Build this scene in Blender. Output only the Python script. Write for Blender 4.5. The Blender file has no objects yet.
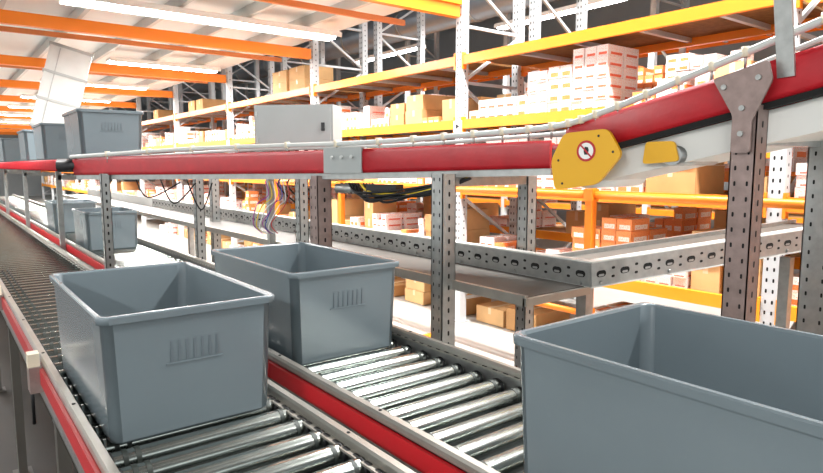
import bpy, math, random
from mathutils import Vector, Matrix
random.seed(7)
CZ=1.7
sc=bpy.context.scene
try:
    sc.view_settings.view_transform='Standard'
except Exception as e: print(e)

# ---------------- materials ----------------
def srgb(c):
    return tuple(((x/255)/12.92 if x/255<=.04045 else ((x/255+.055)/1.055)**2.4) for x in c)+(1,)
def mat(name,col,rough=.5,metal=0,noise=0,nscale=8,emit=None,estr=0,bump=0,coat=0):
    m=bpy.data.materials.new(name); m.use_nodes=True
    nt=m.node_tree; b=nt.nodes['Principled BSDF']
    c=srgb(col)
    b.inputs['Base Color'].default_value=c
    b.inputs['Roughness'].default_value=rough
    b.inputs['Metallic'].default_value=metal
    if coat: b.inputs['Coat Weight'].default_value=coat
    if noise or bump:
        tc=nt.nodes.new('ShaderNodeTexCoord'); n=nt.nodes.new('ShaderNodeTexNoise')
        n.inputs['Scale'].default_value=nscale; n.inputs['Detail'].default_value=5
        nt.links.new(tc.outputs['Object'],n.inputs['Vector'])
        if noise:
            r=nt.nodes.new('ShaderNodeValToRGB')
            r.color_ramp.elements[0].position=.3; r.color_ramp.elements[1].position=.7
            r.color_ramp.elements[0].color=tuple(x*(1-noise) for x in c[:3])+(1,)
            r.color_ramp.elements[1].color=tuple(min(1,x*(1+noise*.5)) for x in c[:3])+(1,)
            nt.links.new(n.outputs['Fac'],r.inputs['Fac']); nt.links.new(r.outputs['Color'],b.inputs['Base Color'])
        if bump:
            bp=nt.nodes.new('ShaderNodeBump'); bp.inputs['Strength'].default_value=bump; bp.inputs['Distance'].default_value=.01
            nt.links.new(n.outputs['Fac'],bp.inputs['Height']); nt.links.new(bp.outputs['Normal'],b.inputs['Normal'])
    if emit:
        b.inputs['Emission Color'].default_value=srgb(emit); b.inputs['Emission Strength'].default_value=estr
    return m
def carton_mat(name,base,stripe,lim,text):
    m=bpy.data.materials.new(name); m.use_nodes=True; nt=m.node_tree; b=nt.nodes['Principled BSDF']
    b.inputs['Roughness'].default_value=.6
    uv=nt.nodes.new('ShaderNodeUVMap'); sep=nt.nodes.new('ShaderNodeSeparateXYZ'); nt.links.new(uv.outputs['UV'],sep.inputs[0])
    def mth(op,a,bv):
        n=nt.nodes.new('ShaderNodeMath'); n.operation=op
        for i,q in enumerate((a,bv)):
            if isinstance(q,(int,float)): n.inputs[i].default_value=q
            else: nt.links.new(q,n.inputs[i])
        return n.outputs[0]
    lt=mth('LESS_THAN',sep.outputs['Y'],lim); g=mth('GREATER_THAN',sep.outputs['X'],.18); g2=mth('LESS_THAN',sep.outputs['X'],.9); g3=mth('GREATER_THAN',sep.outputs['Y'],.1)
    mu=mth('MULTIPLY',mth('MULTIPLY',lt,g),mth('MULTIPLY',g2,g3))
    mx=nt.nodes.new('ShaderNodeMix'); mx.data_type='RGBA'; nt.links.new(mu,mx.inputs[0])
    mx.inputs[6].default_value=srgb(base); mx.inputs[7].default_value=srgb(stripe)
    mp=nt.nodes.new('ShaderNodeMapping'); mp.inputs['Scale'].default_value=(9,14,1); nt.links.new(uv.outputs['UV'],mp.inputs[0])
    no=nt.nodes.new('ShaderNodeTexNoise'); no.inputs['Scale'].default_value=1.4; no.inputs['Detail'].default_value=1; nt.links.new(mp.outputs[0],no.inputs['Vector'])
    gt=mth('GREATER_THAN',no.outputs['Fac'],.62)
    mx2=nt.nodes.new('ShaderNodeMix'); mx2.data_type='RGBA'; nt.links.new(gt,mx2.inputs[0]); nt.links.new(mx.outputs[2],mx2.inputs[6]); mx2.inputs[7].default_value=srgb(text)
    nt.links.new(mx2.outputs[2],b.inputs['Base Color'])
    return m

M={}
M['tote']=mat('tote_plastic',(106,117,122),.24,0,.05,3)
M['tote_d']=mat('tote_slot',(88,98,104),.5)
M['steel']=mat('galvanised_steel',(172,173,170),.34,.75,.15,30)
M['paint']=mat('light_grey_paint',(205,207,203),.4,0,.05,10)
M['cab']=mat('cabinet_grey',(168,172,170),.45,0,.05,6)
M['rail']=mat('rail_steel',(170,166,157),.32,.65,.1,15)
M['roller']=mat('roller_steel',(168,174,169),.19,.97,.12,20)
M['band']=mat('roller_band',(46,52,48),.5,.2)
M['hole']=mat('punched_hole',(24,23,22),.9)
M['red']=mat('red_guard',(182,14,30),.5,0,.14,14,bump=.25)
M['redp']=mat('red_paint',(188,22,32),.4)
M['orange']=mat('orange_paint',(246,136,30),.4)
M['dullorange']=mat('faded_orange_paint',(214,130,72),.45)
M['yellow']=mat('yellow_orange_paint',(248,156,28),.4)
M['upright']=mat('rack_upright',(204,208,210),.4,.1,.08,6)
M['board']=mat('particle_board',(150,106,60),.8,0,.25,20)
M['belt']=mat('belt_rubber',(60,64,64),.6,0,.1,5)
M['pan']=mat('steel_pan',(88,84,78),.5,.2,.15,6)
M['beltw']=mat('belt_light',(222,220,214),.5)
M['deck']=mat('deck_white',(238,238,235),.6)
M['signy']=mat('sign_yellow',(232,174,24),.4)
M['white']=mat('white_plastic',(240,240,236),.4)
M['black']=mat('black_plastic',(20,20,22),.45)
M['brownpost']=mat('primer_steel',(154,134,128),.42,.4,.2,25)
M['cardboard']=mat('cardboard',(200,152,98),.8,0,.12,5)
M['cardboard2']=mat('cardboard_light',(220,178,124),.8,0,.12,5)
M['tape']=mat('tape',(228,205,165),.4)
M['duct']=mat('duct_metal',(140,150,160),.35,.5,.1,4)
M['cwo']=carton_mat('white_orange_carton',(248,240,234),(244,130,66),.48,(240,155,110))
M['cwr']=carton_mat('white_red_carton',(250,243,240),(230,100,66),.34,(238,150,120))
M['cwp']=carton_mat('pale_pink_carton',(248,232,228),(226,112,92),.24,(238,160,138))
M['cow']=carton_mat('orange_carton',(246,156,90),(250,240,228),.5,(226,115,62))
M['tube']=mat('lamp_tube',(255,255,250),.4,emit=(255,255,253),estr=28)
M['lampbody']=mat('lamp_body',(240,240,236),.5)
M['cream']=mat('cream_cap',(226,214,190),.5)
for k,c in dict(cr=(190,60,60),cy=(225,195,50),cb=(60,80,160),cg=(60,120,70),cp=(160,70,150),cw=(225,225,225)).items():
    M[k]=mat('cable_'+k,c,.4)

# ---------------- mesh builder ----------------
class MB:
    def __init__(s): s.v=[];s.f=[];s.m=[];s.uv=[];s.mats=[];s.sm=[]
    def mi(s,k):
        if k not in s.mats: s.mats.append(k)
        return s.mats.index(k)
    def poly(s,pts,k,uv=None,smooth=False):
        b=len(s.v); s.v+= [tuple(p) for p in pts]; s.f.append(tuple(range(b,b+len(pts)))); s.m.append(s.mi(k)); s.sm.append(smooth)
        s.uv.append(uv or [(0,0)]*len(pts))
    def obox(s,c,size,k,ax=None):
        c=Vector(c); hx,hy,hz=[q/2 for q in size]
        if ax is None: X,Y,Z=Vector((1,0,0)),Vector((0,1,0)),Vector((0,0,1))
        else: X,Y,Z=ax
        P=lambda a,b_,d: c+X*(a*hx)+Y*(b_*hy)+Z*(d*hz)
        U=[(0,0),(1,0),(1,1),(0,1)]
        F=[((-1,1,-1),(-1,-1,-1),(-1,-1,1),(-1,1,1)),((1,-1,-1),(1,1,-1),(1,1,1),(1,-1,1)),
           ((-1,-1,-1),(1,-1,-1),(1,-1,1),(-1,-1,1)),((1,1,-1),(-1,1,-1),(-1,1,1),(1,1,1)),
           ((-1,-1,1),(1,-1,1),(1,1,1),(-1,1,1)),((-1,1,-1),(1,1,-1),(1,-1,-1),(-1,-1,-1))]
        for f in F: s.poly([P(*q) for q in f],k,U)
    def box(s,lo,hi,k):
        s.obox([(lo[i]+hi[i])/2 for i in range(3)],[hi[i]-lo[i] for i in range(3)],k)
    def bar(s,p0,p1,w,h,k,up=Vector((0,0,1))):
        p0=Vector(p0);p1=Vector(p1);Y=(p1-p0);L=Y.length;Y=Y.normalized()
        if abs(Y.dot(up))>.98: up=Vector((1,0,0))
        X=Y.cross(up).normalized(); Z=X.cross(Y).normalized()
        s.obox((p0+p1)/2,(w,L,h),k,(X,Y,Z))
    def cyl(s,p0,p1,r,k,n=12,cap=True):
        s.tube([p0,p1],r,k,n,cap)
    def tube(s,pts,r,k,n=8,cap=True):
        pts=[Vector(p) for p in pts]; rings=[]; prev=None
        for i,p in enumerate(pts):
            t=(pts[min(i+1,len(pts)-1)]-pts[max(i-1,0)]).normalized()
            if prev is None:
                a=Vector((0,0,1)) if abs(t.z)<.9 else Vector((1,0,0))
                u=t.cross(a).normalized()
            else:
                u=(prev-t*prev.dot(t)).normalized()
            prev=u; w=t.cross(u)
            b=len(s.v)
            for j in range(n):
                an=2*math.pi*j/n; s.v.append(tuple(p+u*(r*math.cos(an))+w*(r*math.sin(an))))
            rings.append(b)
        mi=s.mi(k)
        for a,b in zip(rings,rings[1:]):
            for j in range(n):
                s.f.append((a+j,a+(j+1)%n,b+(j+1)%n,b+j)); s.m.append(mi); s.sm.append(True); s.uv.append([(0,0)]*4)
        if cap:
            s.f.append(tuple(rings[0]+j for j in reversed(range(n)))); s.m.append(mi); s.sm.append(False); s.uv.append([(0,0)]*n)
            s.f.append(tuple(rings[-1]+j for j in range(n))); s.m.append(mi); s.sm.append(False); s.uv.append([(0,0)]*n)
    def sweep(s,path,prof,k,smooth=False,cap=True):
        path=[Vector(p) for p in path]; n=len(path); R=[]
        dirs=[]
        for a,b in zip(path,path[1:]):
            d=Vector((b.x-a.x,b.y-a.y,0)).normalized(); dirs.append(d)
        for i,p in enumerate(path):
            d0=dirs[max(i-1,0)]; d1=dirs[min(i,n-2)]
            t=(d0+d1).normalized(); nn=Vector((-t.y,t.x,0)); c=max(.5,t.dot(d1))
            R.append(len(s.v))
            for la,dz in prof: s.v.append(tuple(p+nn*(la/c)+Vector((0,0,dz))))
        mi=s.mi(k); m=len(prof)
        for a,b in zip(R,R[1:]):
            for j in range(m):
                s.f.append((a+j,b+j,b+(j+1)%m,a+(j+1)%m)); s.m.append(mi); s.sm.append(smooth); s.uv.append([(0,0)]*4)
        if cap:
            for r in (R[0],R[-1]):
                s.f.append(tuple(r+j for j in range(m))); s.m.append(mi); s.sm.append(False); s.uv.append([(0,0)]*m)
    def plate(s,pts2,c,X,Z,N,th,k):
        c=Vector(c); A=[c+X*p[0]+Z*p[1]+N*(th/2) for p in pts2]; B=[q-N*th for q in A]
        s.poly(A,k); s.poly(list(reversed(B)),k)
        m=len(A)
        for j in range(m): s.poly([A[j],B[j],B[(j+1)%m],A[(j+1)%m]],k)
    def slot(s,c,X,Z,N,a,b,k='hole',off=.0008,n=10):
        c=Vector(c)+N*off; r=b/2; L=max(0,a/2-r); pts=[]
        for i in range(n//2+1):
            an=-math.pi/2+math.pi*i/(n//2); pts.append(c+X*(L+r*math.cos(an))+Z*(r*math.sin(an)))
        for i in range(n//2+1):
            an=math.pi/2+math.pi*i/(n//2); pts.append(c+X*(-L+r*math.cos(an))+Z*(r*math.sin(an)))
        s.poly(pts,k)
    def mesh(s,name):
        me=bpy.data.meshes.new(name); me.from_pydata(s.v,[],s.f)
        for k in s.mats: me.materials.append(M[k])
        me.polygons.foreach_set('material_index',s.m); me.polygons.foreach_set('use_smooth',s.sm)
        ul=me.uv_layers.new(name='UVMap'); flat=[]
        for u in s.uv:
            for a in u: flat+= [a[0],a[1]]
        ul.data.foreach_set('uv',flat); me.update(); return me
    def obj(s,name,loc=(0,0,0),bevel=0):
        o=bpy.data.objects.new(name,s.mesh(name)); sc.collection.objects.link(o); o.location=loc
        if bevel:
            b=o.modifiers.new('bevel','BEVEL'); b.width=bevel; b.segments=2; b.limit_method='ANGLE'
        return o
VX,VY,VZ=Vector((1,0,0)),Vector((0,1,0)),Vector((0,0,1))
def P(x,y,z): return Vector((x,y,z+CZ))
def round_poly(pts,r,n=4):
    out=[]; m=len(pts)
    for i in range(m):
        p=Vector(pts[i]+(0,)); a=Vector(pts[i-1]+(0,)); b=Vector(pts[(i+1)%m]+(0,))
        p0=p+(a-p).normalized()*r; p1=p+(b-p).normalized()*r
        for j in range(n+1):
            t=j/n; q=p0*(1-t)**2+p*2*t*(1-t)+p1*t*t; out.append((q.x,q.y))
    return out
def bez(pts,n=12):
    pts=[Vector(p) for p in pts]; pts=[pts[0]]+pts+[pts[-1]]; out=[]
    for i in range(1,len(pts)-2):
        p0,p1,p2,p3=pts[i-1:i+3]
        for j in range(n):
            t=j/n; out.append(.5*((2*p1)+(p2-p0)*t+(2*p0-5*p1+4*p2-p3)*t*t+(3*p1-p0-3*p2+p3)*t**3))
    out.append(pts[-2]); return out

# ---------------- totes ----------------
def tote_mesh(w,l,h,name):
    mb=MB()
    def rr(ins,z,r=.026):
        W=w/2-ins; L=l/2-ins; pts=[]
        for cx,cy,a0 in ((W-r,L-r,0),(-W+r,L-r,90),(-W+r,-L+r,180),(W-r,-L+r,270)):
            for j in range(6):
                a=math.radians(a0+90*j/5); pts.append((cx+r*math.cos(a),cy+r*math.sin(a),z))
        return pts
    rings=[(.024,0),(.018,.006),(.007,h-.022),(-.003,h-.020),(-.004,h-.004),(-.002,h),(.008,h),(.012,h-.006),(.030,.012)]
    B=[]
    for ins,z in rings:
        B.append(len(mb.v)); mb.v+=rr(ins,z)
    mi=mb.mi('tote'); NN=24
    for a,b in zip(B,B[1:]):
        for j in range(NN):
            mb.f.append((a+j,a+(j+1)%NN,b+(j+1)%NN,b+j)); mb.m.append(mi); mb.sm.append(j%6!=5); mb.uv.append([(0,0)]*4)
    mb.f.append(tuple(B[0]+j for j in reversed(range(NN)))); mb.m.append(mi); mb.sm.append(False); mb.uv.append([(0,0)]*NN)
    mb.f.append(tuple(B[-1]+j for j in range(NN))); mb.m.append(mi); mb.sm.append(False); mb.uv.append([(0,0)]*NN)
    for sg in (-1,1):
        zc=h*.66
        for i in range(7):
            mb.obox((-.06+i*.02,sg*(l/2-.0115),zc),(.006,.006,.055),'tote_d')
        for z in (zc-.033,zc+.033): mb.obox((0,sg*(l/2-.0115),z),(.15,.005,.004),'tote')
    return mb.mesh(name)
def put(name,me,loc,rz=0):
    o=bpy.data.objects.new(name,me); sc.collection.objects.link(o); o.location=loc; o.rotation_euler[2]=rz
    return o
TM=tote_mesh(.46,.78,.335,'tote')
put('tote',TM,P(.522,2.0,-.70))
put('tote',TM,P(1.172,2.28,-.70))
TB=tote_mesh(.50,.82,.350,'tote_wide')
put('tote',TB,P(1.190,.47,-.70))
TS=tote_mesh(.42,.60,.32,'tote_small')
for y in (4.95,6.7,8.0,10.6,12.8,15.2): put('tote',TS,P(1.0,y,.056))
for y in (5.9,7.6): put('tote',TS,P(1.17,y,-.70))
mb=MB(); mb.obox((0,0,.03),(.14,.2,.06),'black'); mb.obox((0,0,.062),(.05,.2,.003),'tape'); mb.obj('parcel',P(.50,2.15,-.687),.004)

# ---------------- roller conveyors ----------------
def roller_lane(name,x0,x1,y0,y1,zl_top,zr_top,leftred,rightred,sensor=False,wide=()):
    mb=MB(); zr=-.70+CZ; r=.028; pitch=.098
    y=y0+.05
    while y<y1:
        n=16 if y<5 else 8
        zc=zr-r
        mb.cyl((x0+.03,y,zc),(x1-.03,y,zc),r,'roller',n,False)
        if y<5:
            for xx in (x0+.065,x0+.095,x1-.07):
                mb.cyl((xx,y,zc),(xx+.012,y,zc),r+.0012,'band',n,False)
            for xx in (x0+.035,x1-.04): mb.cyl((xx-.004,y,zc),(xx+.008,y,zc),r+.001,'black',n)
        y+=pitch
    mb.box((x0+.01,y0,zr-.11),(x1-.01,y1,zr-.10),'belt')
    for x,zt,redf,sg in ((x0,zl_top,leftred,-1),(x1,zr_top,rightred,1)):
        zt+=CZ
        fw=.048 if sg in wide else .03
        xi=x-sg*fw
        mb.box((min(x,x-sg*.006),y0,zt-.15),(max(x,x-sg*.006),y1,zt-.012),'steel')
        mb.box((min(x,xi),y0,zt-.018),(max(x,xi),y1,zt-.012),'rail')
        mb.box((min(x,xi),y0,zt-.15),(max(x,xi),y1,zt-.145),'steel')
        mb.sweep([(x-sg*.012,y0,zt),(x-sg*.012,y1,zt)],[(-.013,-.012),(-.013,.004),(-.009,.012),(.009,.012),(.013,.004),(.013,-.012)],'rail')
        if redf:
            xo=x+sg*.012
            mb.box((min(x,xo),y0,zt-.07),(max(x,xo),y1,zt-.016),'redp')
        yy=y0+.02
        while yy<min(y1,6):
            if sg in wide: mb.slot((x-sg*.037,yy,zt-.012),VY,VX,VZ,.030,.013)
            else: mb.slot((x-sg*.028,yy,zt-.012),VY,VX,VZ,.024,.008)
            yy+=.049
        yy=y0+.1
        while yy<min(y1,8):
            mb.cyl((x-sg*.012,yy,zt+.011),(x-sg*.012,yy,zt+.014),.005,'hole',8)
            yy+=.6
    y=y0+.3
    while y<y1:
        mb.box((x0+.006,y-.02,zr-.15),(x1-.006,y+.02,zr-.11),'steel')
        for x in (x0+.03,x1-.03):
            mb.box((x-.02,y-.025,0),(x+.02,y+.025,zr-.1),'pan'); mb.box((x-.045,y-.06,0),(x+.045,y+.06,.012),'pan')
        y+=1.6
    if sensor:
        mb.obox(P(.235,2.44,-.73),(.04,.07,.09),'brownpost'); mb.obox(P(.232,2.44,-.665),(.035,.05,.05),'cream'); mb.cyl(P(.225,2.44,-.73),P(.225,2.46,-.9),.006,'black',8)
        mb.obox(P(.232,3.9,-.66),(.035,.05,.05),'cream'); mb.obox(P(.235,3.9,-.72),(.04,.06,.08),'brownpost')
    return mb.obj(name)
roller_lane('roller_conveyor',.258,.81,-1.2,17,-.675,-.690,True,False,True,(1,))
roller_lane('roller_conveyor',.885,1.47,-1.2,17,-.655,-.665,True,False,False,(-1,))

# ---------------- elevated belt conveyor ----------------
A=P(.736,4.51,-.005);B=P(1.59,2.53,.02);C=P(1.99,1.66,.045)
H=.056
def guard_prof(lat,h=H,t=.03):
    return [(lat-t/2,-h*.7),(lat-t/2,h*.7),(lat-t*.25,h),(lat+t*.25,h),(lat+t/2,h*.7),(lat+t/2,-h*.7),(lat+t*.25,-h),(lat-t*.25,-h)]
def lerp(a,b,t): return a+(b-a)*t
mb=MB()
AB0=lerp(A,B,.94); BC0=lerp(B,C,.06)
for path in ([A,AB0],[BC0,C]):
    mb.sweep(path,guard_prof(0),'red',True); mb.sweep(path,guard_prof(.40),'red',True)
mb.sweep([A,B,C],[(.02,.02),(.38,.02),(.38,-.03),(.02,-.03)],'belt')
mb.sweep([A,B,C],[(.005,-.055),(.40,-.055),(.40,-.085),(.005,-.085)],'steel')
mb.sweep([lerp(A,B,.93),B,lerp(B,C,.07)],[(-.022,-.055),(-.022,.065),(.03,.065),(.03,-.055)],'cab')
for t in (.2,.5,.8):
    p=lerp(AB0,BC0,t)+Vector((-.035,-.02,.02)); mb.cyl(p,p+Vector((-.008,-.006,0)),.008,'steel',8)
tp=bez([A+VZ*.06+Vector((-.02,0,0)),lerp(A,B,.5)+VZ*.085,B+VZ*.085,lerp(B,C,.6)+VZ*.095,C+VZ*.11,P(2.03,1.45,.20),P(2.08,1.1,.315),P(2.12,.75,.43),P(2.13,.3,.56)],10)
mb.tube(tp,.0125,'paint',10)
mb.tube([p+Vector((.36,.16,.0)) for p in tp],.010,'paint',8)
for i in range(4,len(tp)-1,3):
    p=tp[i]; mb.cyl(p-VZ*.014,p+VZ*.018,.015,'cream',8); mb.cyl(p-VZ*.05,p,.005,'steel',6)
mb.bar(P(1.72,2.03,-.07),P(2.30,2.06,-.07),.05,.04,'steel')
mb.bar(P(1.535,2.76,-.06),P(1.90,2.93,-.06),.05,.04,'steel')
mb.bar(P(.842,4.24,-.065),P(1.25,4.42,-.065),.04,.04,'steel')
mb.obj('belt_conveyor')
# long straight line feeding it (path runs along +Y, so negative offset is towards +X)
mb=MB(); F0=P(.78,4.55,0);F1=P(.78,17,0)
mb.sweep([F0,F1],guard_prof(0,.045),'red',True)
mb.sweep([F0,F1],guard_prof(-.46,.045),'red',True)
mb.sweep([F0,F1],[(-.02,.055),(-.44,.055),(-.44,-.04),(-.02,-.04)],'belt')
mb.box((.755,4.50,CZ-.075),(1.26,4.56,CZ+.05),'steel')
mb.cyl(P(.80,4.49,0),P(.66,4.60,0.0),.045,'black',14)
for y in (6,8.4,10.8,13.2):
    mb.box((.848-.02,y-.02,0),(.848+.02,y+.02,CZ-.04),'steel')
    mb.bar(P(.84,y,-.1),P(1.22,y,-.1),.04,.04,'steel')
mb.obj('belt_conveyor')
D0=P(2.02,1.60,.09);D1=P(2.13,.754,.294);D2=P(2.14,.0,.48)
mb=MB()
mb.sweep([D0,D1,D2],guard_prof(0,.064,.035),'red',True)
mb.sweep([D0,D1,D2],guard_prof(.40,.064,.035),'red',True)
mb.sweep([D0,D1,D2],[(.02,.03),(.38,.03),(.38,-.02),(.02,-.02)],'belt')
mb.sweep([D0+Vector((0,-.05,-.13)),D1-VZ*.15,D2-VZ*.15],[(.03,.065),(.37,.065),(.37,-.04),(.03,-.04)],'beltw')
mb.sweep([D0-VZ*.062,D1-VZ*.07,D2-VZ*.07],[(-.012,.006),(.02,.006),(.02,-.014),(-.012,-.014)],'hole')
q=D0+Vector((.02,-.08,-.12)); mb.cyl(q,q+Vector((.36,.02,0)),.06,'white',20)
q=D0+Vector((.04,-.42,-.055)); mb.cyl(q,q+Vector((.32,.02,0)),.035,'steel',16)
mb.plate(round_poly([(-.07,-.03),(.07,-.02),(.05,.05),(-.06,.05)],.015),P(2.06,1.22,.035),-VY,VZ,-VX,.01,'signy')
mb.bar(P(2.10,.84,.27),P(2.06,.86,.62),.05,.012,'steel')
mb.bar(P(2.10,.70,.30),P(2.06,.70,.42),.04,.012,'steel')
yb=.94
mb.plate(round_poly([(-.10,.12),(.07,.16),(.085,.10),(.03,-.02),(.03,-.12),(-.03,-.12),(-.03,0)],.012),P(2.045,yb,.16),-VY,VZ,-VX,.008,'brownpost')
for q in ((-.06,.09),(.045,.11),(0,.02),(0,-.06)): mb.cyl(P(2.042,yb-q[0],.16+q[1]),P(2.034,yb-q[0],.16+q[1]),.009,'steel',8)
mb.bar(P(2.1,yb,.09),P(2.52,.88,.09),.05,.05,'steel')
mb.obj('incline_belt_conveyor')
# yellow end cover with prohibition sign
mb=MB()
c=P(1.985,1.48,.020); X=Vector((.12,-1,0)).normalized(); N=Vector((-1,-.12,0)).normalized()
pl=round_poly([(-.155,0),(-.100,.105),(.085,.116),(.145,.02),(.050,-.090),(-.135,-.118)],.025)
mb.plate(pl,c,X,VZ,N,.016,'signy')
sp=c+X*.0+VZ*.035+N*.0095
def disc(mb,c,X,Z,N,r,k,off=0,n=28):
    mb.poly([c+N*off+X*(r*math.cos(2*math.pi*i/n))+Z*(r*math.sin(2*math.pi*i/n)) for i in range(n)],k)
disc(mb,sp,X,VZ,N,.040,'redp',.0); disc(mb,sp,X,VZ,N,.031,'white',.0006)
mb.plate([(-.006,-.014),(.008,-.014),(.012,.003),(.008,.014),(-.005,.016),(-.010,.0)],sp,X,VZ,N,.002,'black')
a=math.radians(-45); xx=X*math.cos(a)+VZ*math.sin(a); zz=-X*math.sin(a)+VZ*math.cos(a)
mb.obox(sp+N*.002,(.066,.006,.001),'redp',(xx,zz,N))
for q in ((-.12,0),(.11,.03),(-.10,-.09),(.05,.09)):
    disc(mb,c+X*q[0]+VZ*q[1]+N*.009,X,VZ,N,.005,'black',.0005,10)
mb.obj('safety_cover_plate')

# ---------------- perforated support posts ----------------
def post(name,x,y,ztop,w=.07,mk='steel'):
    mb=MB(); z0=0; z1=ztop+CZ; h=w/2
    t=.004
    mb.box((-h,-h,z0),(h,-h+t,z1),mk); mb.box((-h,-h,z0),(-h+t,h,z1),mk); mb.box((h-t,-h,z0),(h,h,z1),mk)
    mb.box((-h,h-t,z0),(-h*.45,h,z1),mk); mb.box((h*.45,h-t,z0),(h,h,z1),mk)
    z=z0+.03
    while z<z1-.03:
        mb.slot((0,-h,z),VZ,VX,-VY,.022,.010)
        for q in (-.25,.25):
            mb.slot((-h,q*w,z+.012),VZ,VY,-VX,.016,.007)
        z+=.05
    mb.box((-h-.03,-h-.03,0),(h+.03,h+.03,.012),mk)
    o=mb.obj(name,(x,y,0)); return o
post('support_post',1.72,2.01,-.035,.074)
post('support_post',1.535,2.74,-.05,.080,'brownpost')
post('support_post',.848,4.22,-.05,.05)
post('support_post',1.52,4.5,-.04,.06)
post('support_post',2.30,2.06,-.05,.065)
post('support_post',2.10,yb,.19,.078,'brownpost')
post('support_post',2.52,.85,.25,.10)
post('support_post',1.80,3.45,-.04,.06)
post('support_post',2.0,5.5,-.04,.07)

# ---------------- mid level transfer conveyor (perforated side) ----------------
def perfside(mb,p0,p1,h,N):
    p0=Vector(p0);p1=Vector(p1); d=(p1-p0); L=d.length; X=d.normalized(); Z=VZ
    N=Vector(N)
    mb.bar(p0,p1,.006,h,'steel')
    for s_ in (-1,1): mb.bar(p0-N*.02+Z*(s_*h/2),p1-N*.02+Z*(s_*h/2),.05,.006,'paint')
    u=.05;i=0
    while u<L-.05:
        c=p0+X*u
        if i%2==0: mb.slot(c+N*.003,X,Z,N,.050,.028); mb.slot(c+N*.0042-Z*.006,X,Z,N,.030,.010,'steel')
        else:
            mb.slot(c+N*.003+Z*.018,X,Z,N,.018,.011); mb.slot(c+N*.003-Z*.018,X,Z,N,.018,.011)
        if i%6==0:
            mb.cyl(c+N*.004-Z*(h*.36),c+N*.012-Z*(h*.36),.008,'steel',8)
        u+=.062;i+=1
mb=MB()
Q0=P(2.13,12,-.45);Q1=P(2.13,1.55,-.45);Q2=P(3.85,1.09,-.33)
perfside(mb,Q1,P(2.13,8,-.45),.105,-VX)
mb.bar(P(2.13,8,-.45),Q0,.006,.105,'paint')
e=(Q2-Q1).normalized(); nn=Vector((-e.y,e.x,0)).normalized()
perfside(mb,Q1,Q2,.105,-nn)
mb.box((1.76,1.58,CZ-.515),(2.125,12,CZ-.50),'pan')
mb.box((1.74,1.56,CZ-.53),(1.76,12,CZ-.49),'rail'); mb.box((1.74,1.55,CZ-.53),(2.13,1.57,CZ-.50),'rail')
mb.sweep([Q1+Vector((.02,0,0)),Q2],[(.02,0),(.40,0),(.40,-.03),(.02,-.03)],'pan')
mb.sweep([Q1+Vector((.02,0,0)),Q2],[(.40,.02),(.42,.02),(.42,-.05),(.40,-.05)],'steel')
for p in (Q1+Vector((.03,.05,0)),P(2.1,4,-.5),P(2.1,6.5,-.5),P(3.4,1.3,-.4),P(1.78,3.2,-.5)):
    mb.box((p.x-.025,p.y-.025,0),(p.x+.025,p.y+.025,p.z-.06),'steel')
mb.obj('transfer_conveyor')

# ---------------- control cabinet ----------------
mb=MB()
d2=Vector((.70,-.71,0)).normalized(); n2=Vector((.71,.70,0))
c=P(1.86,3.58,.235)
mb.obox(c,(.50,.22,.27),'cab',(d2,n2,VZ))
mb.obox(c-n2*.114,(.47,.008,.24),'cab',(d2,n2,VZ))
mb.obox(c-n2*.122+d2*.19,(.02,.01,.05),'black',(d2,n2,VZ))
for z in (-.08,.08): mb.obox(c-n2*.12-d2*.23+VZ*z,(.015,.012,.03),'steel',(d2,n2,VZ))
for i in range(4):
    q=c-VZ*.135+d2*(.12-.06*i)-n2*.05
    mb.cyl(q,q-VZ*.02,.012,'black',8)
    mb.tube(bez([q,q-VZ*.12,q-VZ*.22-d2*.05-n2*.05,q-VZ*.34+d2*.05]),.005,'black',6)
for s_ in (-.2,):
    q=c+d2*s_; mb.box((q.x-.02,q.y-.02,0),(q.x+.02,q.y+.02,q.z-.13),'steel')
mb.obj('control_cabinet')
mb=MB()
mb.obox(P(1.66,2.36,-.11),(.16,.07,.045),'black',(Vector((.4,-.9,0)).normalized(),Vector((.9,.4,0)).normalized(),VZ))
mb.cyl(P(1.62,2.5,-.11),P(1.56,2.62,-.11),.024,'steel',16)
for k in range(6): mb.cyl(P(1.62-.008*k,2.5+.02*k,-.11),P(1.617-.008*k,2.506+.02*k,-.11),.027,'black',16)
for i in range(9):
    s=i*.014
    mb.tube(bez([P(1.58+s*.5,2.54-s,-.085),P(1.57+s*.7,2.44-s,-.125-.014*(i%4)),P(1.68+s*.5,2.22-s*.6,-.105-.014*(i%3)),P(1.84,2.00-.004*i,-.055)],8),.0058,'cy' if i==4 else 'black',6)
mb.obj('gear_motor')
mb=MB()
cols=['cp','cy','cw','cp','cb','cw','cr']
for i,k in enumerate(cols):
    s=i*.010
    st=P(1.36+s*1.2,3.0-s*1.5,-.08)
    mb.tube(bez([st,st+Vector((.005,-.02,-.07-.01*(i%3))),P(1.32+s*2.0,3.02-s*.8,-.20-.012*(i%4)),P(1.31+s*1.2,3.05-s,-.30-.01*(i%3)),P(1.38+s,3.1-s,-.36)],8),.0028,k,6)
mb.obj('cable_bundle')
mb=MB()
for i in range(3):
    mb.tube(bez([P(.98+.09*i,4.05-.2*i,-.06),P(1.02+.09*i,3.92-.2*i,-.19-.03*(i%3)),P(1.16+.06*i,3.75-.1*i,-.10)],8),.0045,'black',6)
mb.obj('cable_bundle')

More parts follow.
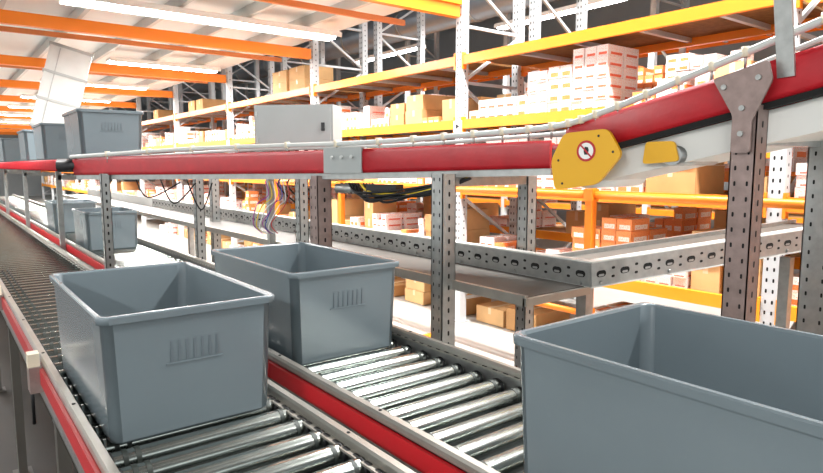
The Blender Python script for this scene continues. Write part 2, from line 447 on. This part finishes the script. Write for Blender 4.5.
# ---------------- pallet racks ----------------
YS=[-4.6,-1.4,1.8,4.97,8.15,11.4,14.6,17.8,21,24.2,27.4,30.6,33.8,37]
def rack(name,x0,dep,levels,ys,ztop,detail=True,deck='board',bk='yellow',sign=False):
    mb=MB()
    for j,y in enumerate(ys):
        for k,x in enumerate((x0,x0+dep)):
            w=.10
            mb.box((x-.045,y-w/2,0),(x+.045,y+w/2,ztop+CZ),'upright')
            if detail and y<13:
                z=.1
                st=.075 if y<9 else .15
                while z<ztop+CZ:
                    if z>.5:
                        for q in (-.022,.022): mb.slot((x-.045,y+q,z),VZ,VY,-VX,.028,.013)
                        mb.slot((x,y-w/2,z+.03),VZ,VX,-VY,.022,.014)
                    z+=st
            mb.box((x-.08,y-.08,0),(x+.08,y+.08,.015),'upright')
        z=.25;s=1
        while z+.6<ztop+CZ:
            a,b=(x0,x0+dep) if s>0 else (x0+dep,x0)
            mb.bar((a,y,z),(b,y,z+.55),.03,.03,'upright'); mb.bar((x0,y,z),(x0+dep,y,z),.03,.03,'upright'); z+=.58;s=-s
    for a,b in zip(ys,ys[1:]):
        for i,L in enumerate(levels):
            kk=bk if i%2==0 else 'orange'
            for x in (x0-.03,x0+dep+.03):
                mb.box((x-.022,a+.05,L+CZ-.095),(x+.022,b-.05,L+CZ),kk)
                for yy,sg in ((a+.05,1),(b-.05,-1)):
                    mb.box((x-.028,min(yy,yy+sg*.02),L+CZ-.14),(x+.028,max(yy,yy+sg*.02),L+CZ+.03),kk)
            mb.box((x0-.005,a+.06,L+CZ-.03),(x0+dep+.005,b-.06,L+CZ-.012),deck)
            y=a+.5
            while y<b-.2:
                mb.box((x0-.005,y-.02,L+CZ-.07),(x0+dep+.005,y+.02,L+CZ-.031),'upright'); y+=.65
    if sign:
        for y in ys[2:6]:
            mb.box((x0-.062,y-.07,.48+CZ-.13),(x0-.055,y+.06,.48+CZ-.01),'white')
            mb.plate([(-.03,-.03),(.03,0),(-.03,.03)],(x0-.063,y-.005,.48+CZ-.07),-VY,VZ,-VX,.001,'black')
    return mb.obj(name)
LV=[-.93,-.21,.48,1.14]
rack('pallet_rack',4.5,.85,LV,YS[1:],2.9,sign=True)
rack('pallet_rack',5.62,.85,[-.75,-.05,.66,1.36],YS[1:9],2.9)
rack('pallet_rack',9.2,.9,[-.7,.2,1.1,2.0],[y+.7 for y in YS[1:10]],3.4,False,bk='orange')

def carton(mb,x,y,z,dx,dy,dz,k):
    mb.box((x,y,z),(x+dx,y+dy,z+dz),k)
    if k.startswith('cardboard'):
        mb.box((x-.001,y+dy/2-.02,z+dz*.6),(x+.01,y+dy/2+.02,z+dz+.001),'tape')
        mb.box((x,y+dy/2-.02,z+dz),(x+dx,y+dy/2+.02,z+dz+.0015),'tape')
def fill(mb,x0,x1,y0,y1,zb,hmax,rnd,pw=.6,gap=.12):
    y=y0+.1
    z0=zb+CZ-.011
    while y<y1-.12:
        if rnd.random()<gap: y+=rnd.uniform(.1,.3); continue
        if rnd.random()<pw:
            k=rnd.choice(['cwo','cwp','cwr','cow','cwp','cwo'])
            dy=rnd.choice([.10,.12,.15]);dz=rnd.choice([.08,.10,.12]);dx=rnd.choice([.2,.26])
            nc=rnd.randint(1,4); nr=rnd.randint(1,max(1,int(hmax/dz)))
            for c in range(nc):
                if y+dy>y1-.06: break
                r_=max(1,nr-rnd.randint(0,1))
                for r in range(r_):
                    j=rnd.uniform(0,.02)
                    carton(mb,x0+.02+j,y+rnd.uniform(0,.004),z0+r*dz,dx,dy-.009,dz-.003,k)
                    if rnd.random()<.7: carton(mb,x0+.05+dx+j,y,z0+r*dz,dx,dy-.009,dz-.003,k)
                y+=dy
        else:
            k=rnd.choice(['cardboard','cardboard2'])
            dy=rnd.uniform(.2,.42);dz=rnd.uniform(.13,.26);dx=rnd.uniform(.35,.6)
            if y+dy>y1-.06: break
            for r in range(rnd.randint(1,max(1,int(hmax/dz)))):
                carton(mb,x0+.03+rnd.uniform(0,.03),y,z0+r*dz,dx,dy-.01,dz-.003,k)
            y+=dy+.01
        y+=rnd.uniform(0,.03)
rnd=random.Random(23)
mb=MB()
for a,b in zip(YS[1:],YS[2:]):
    for L in LV:
        if L==1.14: continue
        hm={-.93:.5,-.21:.52,.48:.42}[L]
        if L==.48 and 1.5<a<2: continue
        fill(mb,4.5,5.3,a,b,L,hm,rnd,.72 if L!=-.93 else .6,.04)
z0=.48+CZ-.011
def stack(y,nc,nr,k,dy=.125,dz=.1,dx=.22,xs=4.52,z=z0,mbb=mb):
    for c in range(nc):
        for r in range(nr):
            for q in range(2): carton(mbb,xs+q*(dx+.01)+rnd.uniform(0,.012),y+c*dy,z+r*dz,dx,dy-.009,dz-.003,k)
stack(3.20,3,6,'cwr',.12,.09); stack(3.57,2,4,'cwo',.13,.105); stack(3.84,2,4,'cwp',.12,.10); stack(4.09,1,2,'cwo'); stack(4.25,4,2,'cwr'); stack(4.76,1,1,'cwo')
stack(4.16,3,4,'cwo',.14,.10,.22,5.02)
stack(3.0,4,2,'cwo',.14,.10,.22,5.02)
fill(mb,4.5,5.3,1.85,3.05,.48,.26,rnd,.7,.12)
for y in (8.55,9.15):
    for r in range(2): carton(mb,4.55,y,1.14+CZ-.011+r*.19,.5,.5,.187,'cardboard2')
for y in (13,13.5,16.2,20,26): carton(mb,4.55,y,1.14+CZ-.011,.5,.4,.25,'cardboard')
fill(mb,4.6,5.3,-1,17,-1.68,.4,rnd,.3,.1)
mb.obj('carton_stock')
mb=MB()
for a,b in zip(YS[1:8],YS[2:9]):
    for L in (-.75,-.05,.66): fill(mb,5.64,6.4,a,b,L,.42,rnd,.65,.12)
mb.obj('carton_stock')

# ---------------- orange guard rail in front of rack ----------------
mb=MB()
ys=[-.74,1.06,2.86,4.65,6.45,8.25]
for y in ys:
    mb.box((3.87,y-.03,0),(3.93,y+.03,CZ-.13),'orange'); mb.box((3.8,y-.1,0),(4.0,y+.1,.012),'orange')
    for z in (-.22,-1.13):
        mb.box((3.86,y-.04,CZ+z-.045),(3.94,y+.04,CZ+z+.045),'orange')
for a,b in zip(ys,ys[1:]):
    for z,r in ((-.22,.028),(-1.13,.024)):
        mb.cyl((3.9,a+.04,CZ+z),(3.9,b-.04,CZ+z),r,'orange',14)
mb.obj('guard_rail')

# ---------------- mezzanine ----------------
mb=MB()
ym=[4.97,8.15,11.4,14.6,17.8,21,24.2,27.4,30.6,33.8,37]
for y in ym:
    mb.box((-4,y-.04,CZ+1.52),(4.43,y+.04,CZ+1.66),'orange')
    mb.box((-1.25,y-.05,0),(-1.15,y+.05,CZ+1.52),'upright')
x=-3.8
while x<4.43:
    mb.box((x-.025,4.95,CZ+1.66),(x+.025,37,CZ+1.78),'paint'); x+=.75
mb.box((-4,4.93,CZ+1.78),(4.43,37,CZ+1.84),'deck')
mb.box((-4,4.90,CZ+1.64),(4.43,4.94,CZ+1.86),'orange')
for y in ym[:-1]:
    mb.box((-4,y+.9,CZ+1.60),(4.43,y+.94,CZ+1.66),'dullorange')
mb.obj('mezzanine_deck')
# enclosed drop chute
mb=MB()
a=P(1.56,9.25,1.50); b=P(1.27,9.28,.44); dd=(b-a).normalized(); vd=Vector((-.17,-.985,0)); vd=(vd-dd*vd.dot(dd)).normalized(); sd=dd.cross(vd)
L=(b-a).length; cc=(a+b)/2
mb.obox(cc,(L,.48,.26),'paint',(dd,sd,vd))
for t in (-.48,-.16,.16,.48): mb.obox(cc+dd*(t*L),(.03,.51,.29),'cab',(dd,sd,vd))
mb.obox(cc+vd*.135+sd*.12,(L*.9,.012,.012),'steel',(dd,sd,vd))
mb.obj('drop_chute')
mb=MB()
mb.cyl(P(7.6,-1,2.75),P(7.6,30,2.75),.28,'duct',24)
for y in range(0,30,2): mb.cyl(P(7.6,y,2.75),P(7.6,y+.05,2.75),.30,'steel',24); mb.bar(P(7.6,y,3.0),P(7.6,y,4.9),.03,.03,'steel')
mb.obj('ventilation_duct')

# ---------------- lamps ----------------
def lamp(x,y,z,L,power,along='X',col=(1,.995,.985),w=.22):
    mb=MB(); ax=(VX,VY,VZ) if along=='X' else (VY,VX,VZ)
    mb.obox((0,0,.05),(L,w,.04),'lampbody',ax)
    for s_ in (-1,1): mb.obox(ax[1]*(s_*w/2)+VZ*.03,(L,.01,.05),'lampbody',ax)
    for q in (-.06,0,.06): mb.cyl(ax[0]*(-L/2+.03)+ax[1]*q+VZ*.01,ax[0]*(L/2-.03)+ax[1]*q+VZ*.01,.018,'tube',10)
    o=mb.obj('fluorescent_lamp',(x,y,z+CZ))
    li=bpy.data.lights.new('lamp_light','AREA'); li.shape='RECTANGLE'; li.size=L if along=='X' else .2; li.size_y=.2 if along=='X' else L
    li.energy=power; li.color=col
    lo=bpy.data.objects.new('lamp_light',li); sc.collection.objects.link(lo); lo.parent=o; lo.location=(0,0,-.03)
lamp(2.6,6.9,1.56,3.0,230,w=.34)
lamp(3.1,10.5,1.56,1.7,210,w=.3)
for y in (13.7,17,20,23.3,27,31): lamp(2.7,y,1.56,1.9,280,w=.3)
for y in (6.9,10.5,): lamp(-.8,y,1.56,1.6,120)
lamp(3.6,3.4,3.3,2.4,390,'Y'); lamp(3.6,0.2,3.3,2.4,390,'Y'); lamp(-4.5,-.4,2.6,2.4,260,'Y'); lamp(-4.5,-4.2,2.6,2.4,260,'Y')  # unseen added lamps: first pair brightens the cartons, second pair the tote sides
for y in (2.5,6.5,11,): lamp(7.8,y,2.3,2.4,260,'Y')

# ---------------- shell ----------------
M['floor']=mat('concrete',(190,188,182),.35,0,.12,1.5)
M['mat']=mat('floor_shade_color',(42,35,28),.6,0,.2,3)  # dark base colour imitating shade on the floor
M['ceil']=mat('roof_sheet',(110,112,114),.7)
M['wall']=mat('wall_panel',(160,164,165),.7,0,.05,2)
def slab(name,lo,hi,k):
    mb=MB(); mb.box(lo,hi,k); return mb.obj(name)
slab('floor',(-8,-8,-.1),(15,41,0),'floor')
slab('floor_shade_sheet',(-3,-3,0),(1.9,20,.004),'mat')  # added dark sheet, stands in for the shaded floor around the roller lanes
slab('wall_far',(-8,41,0),(15,41.2,6.7),'wall')
slab('wall_right',(15,-8,0),(15.2,41,6.7),'wall')
mb=MB(); mb.box((-8,-8,6.6),(15,41,6.7),'ceil')
for y in range(-6,41,4): mb.box((-8,y,6.3),(15,y+.2,6.6),'upright')
mb.obj('ceiling')

# ---------------- world & camera ----------------
w=bpy.data.worlds.new('world'); sc.world=w; w.use_nodes=True
bg=w.node_tree.nodes['Background']; bg.inputs[0].default_value=(.95,.99,1,1); bg.inputs[1].default_value=1.3
cam=bpy.data.cameras.new('camera'); cam.sensor_width=36; cam.lens=620/823*36; cam.clip_start=.02
co=bpy.data.objects.new('camera',cam); sc.collection.objects.link(co)
co.location=(0,0,CZ); co.rotation_euler=(math.radians(90-6.53),0,math.radians(-37.6))
sc.camera=co
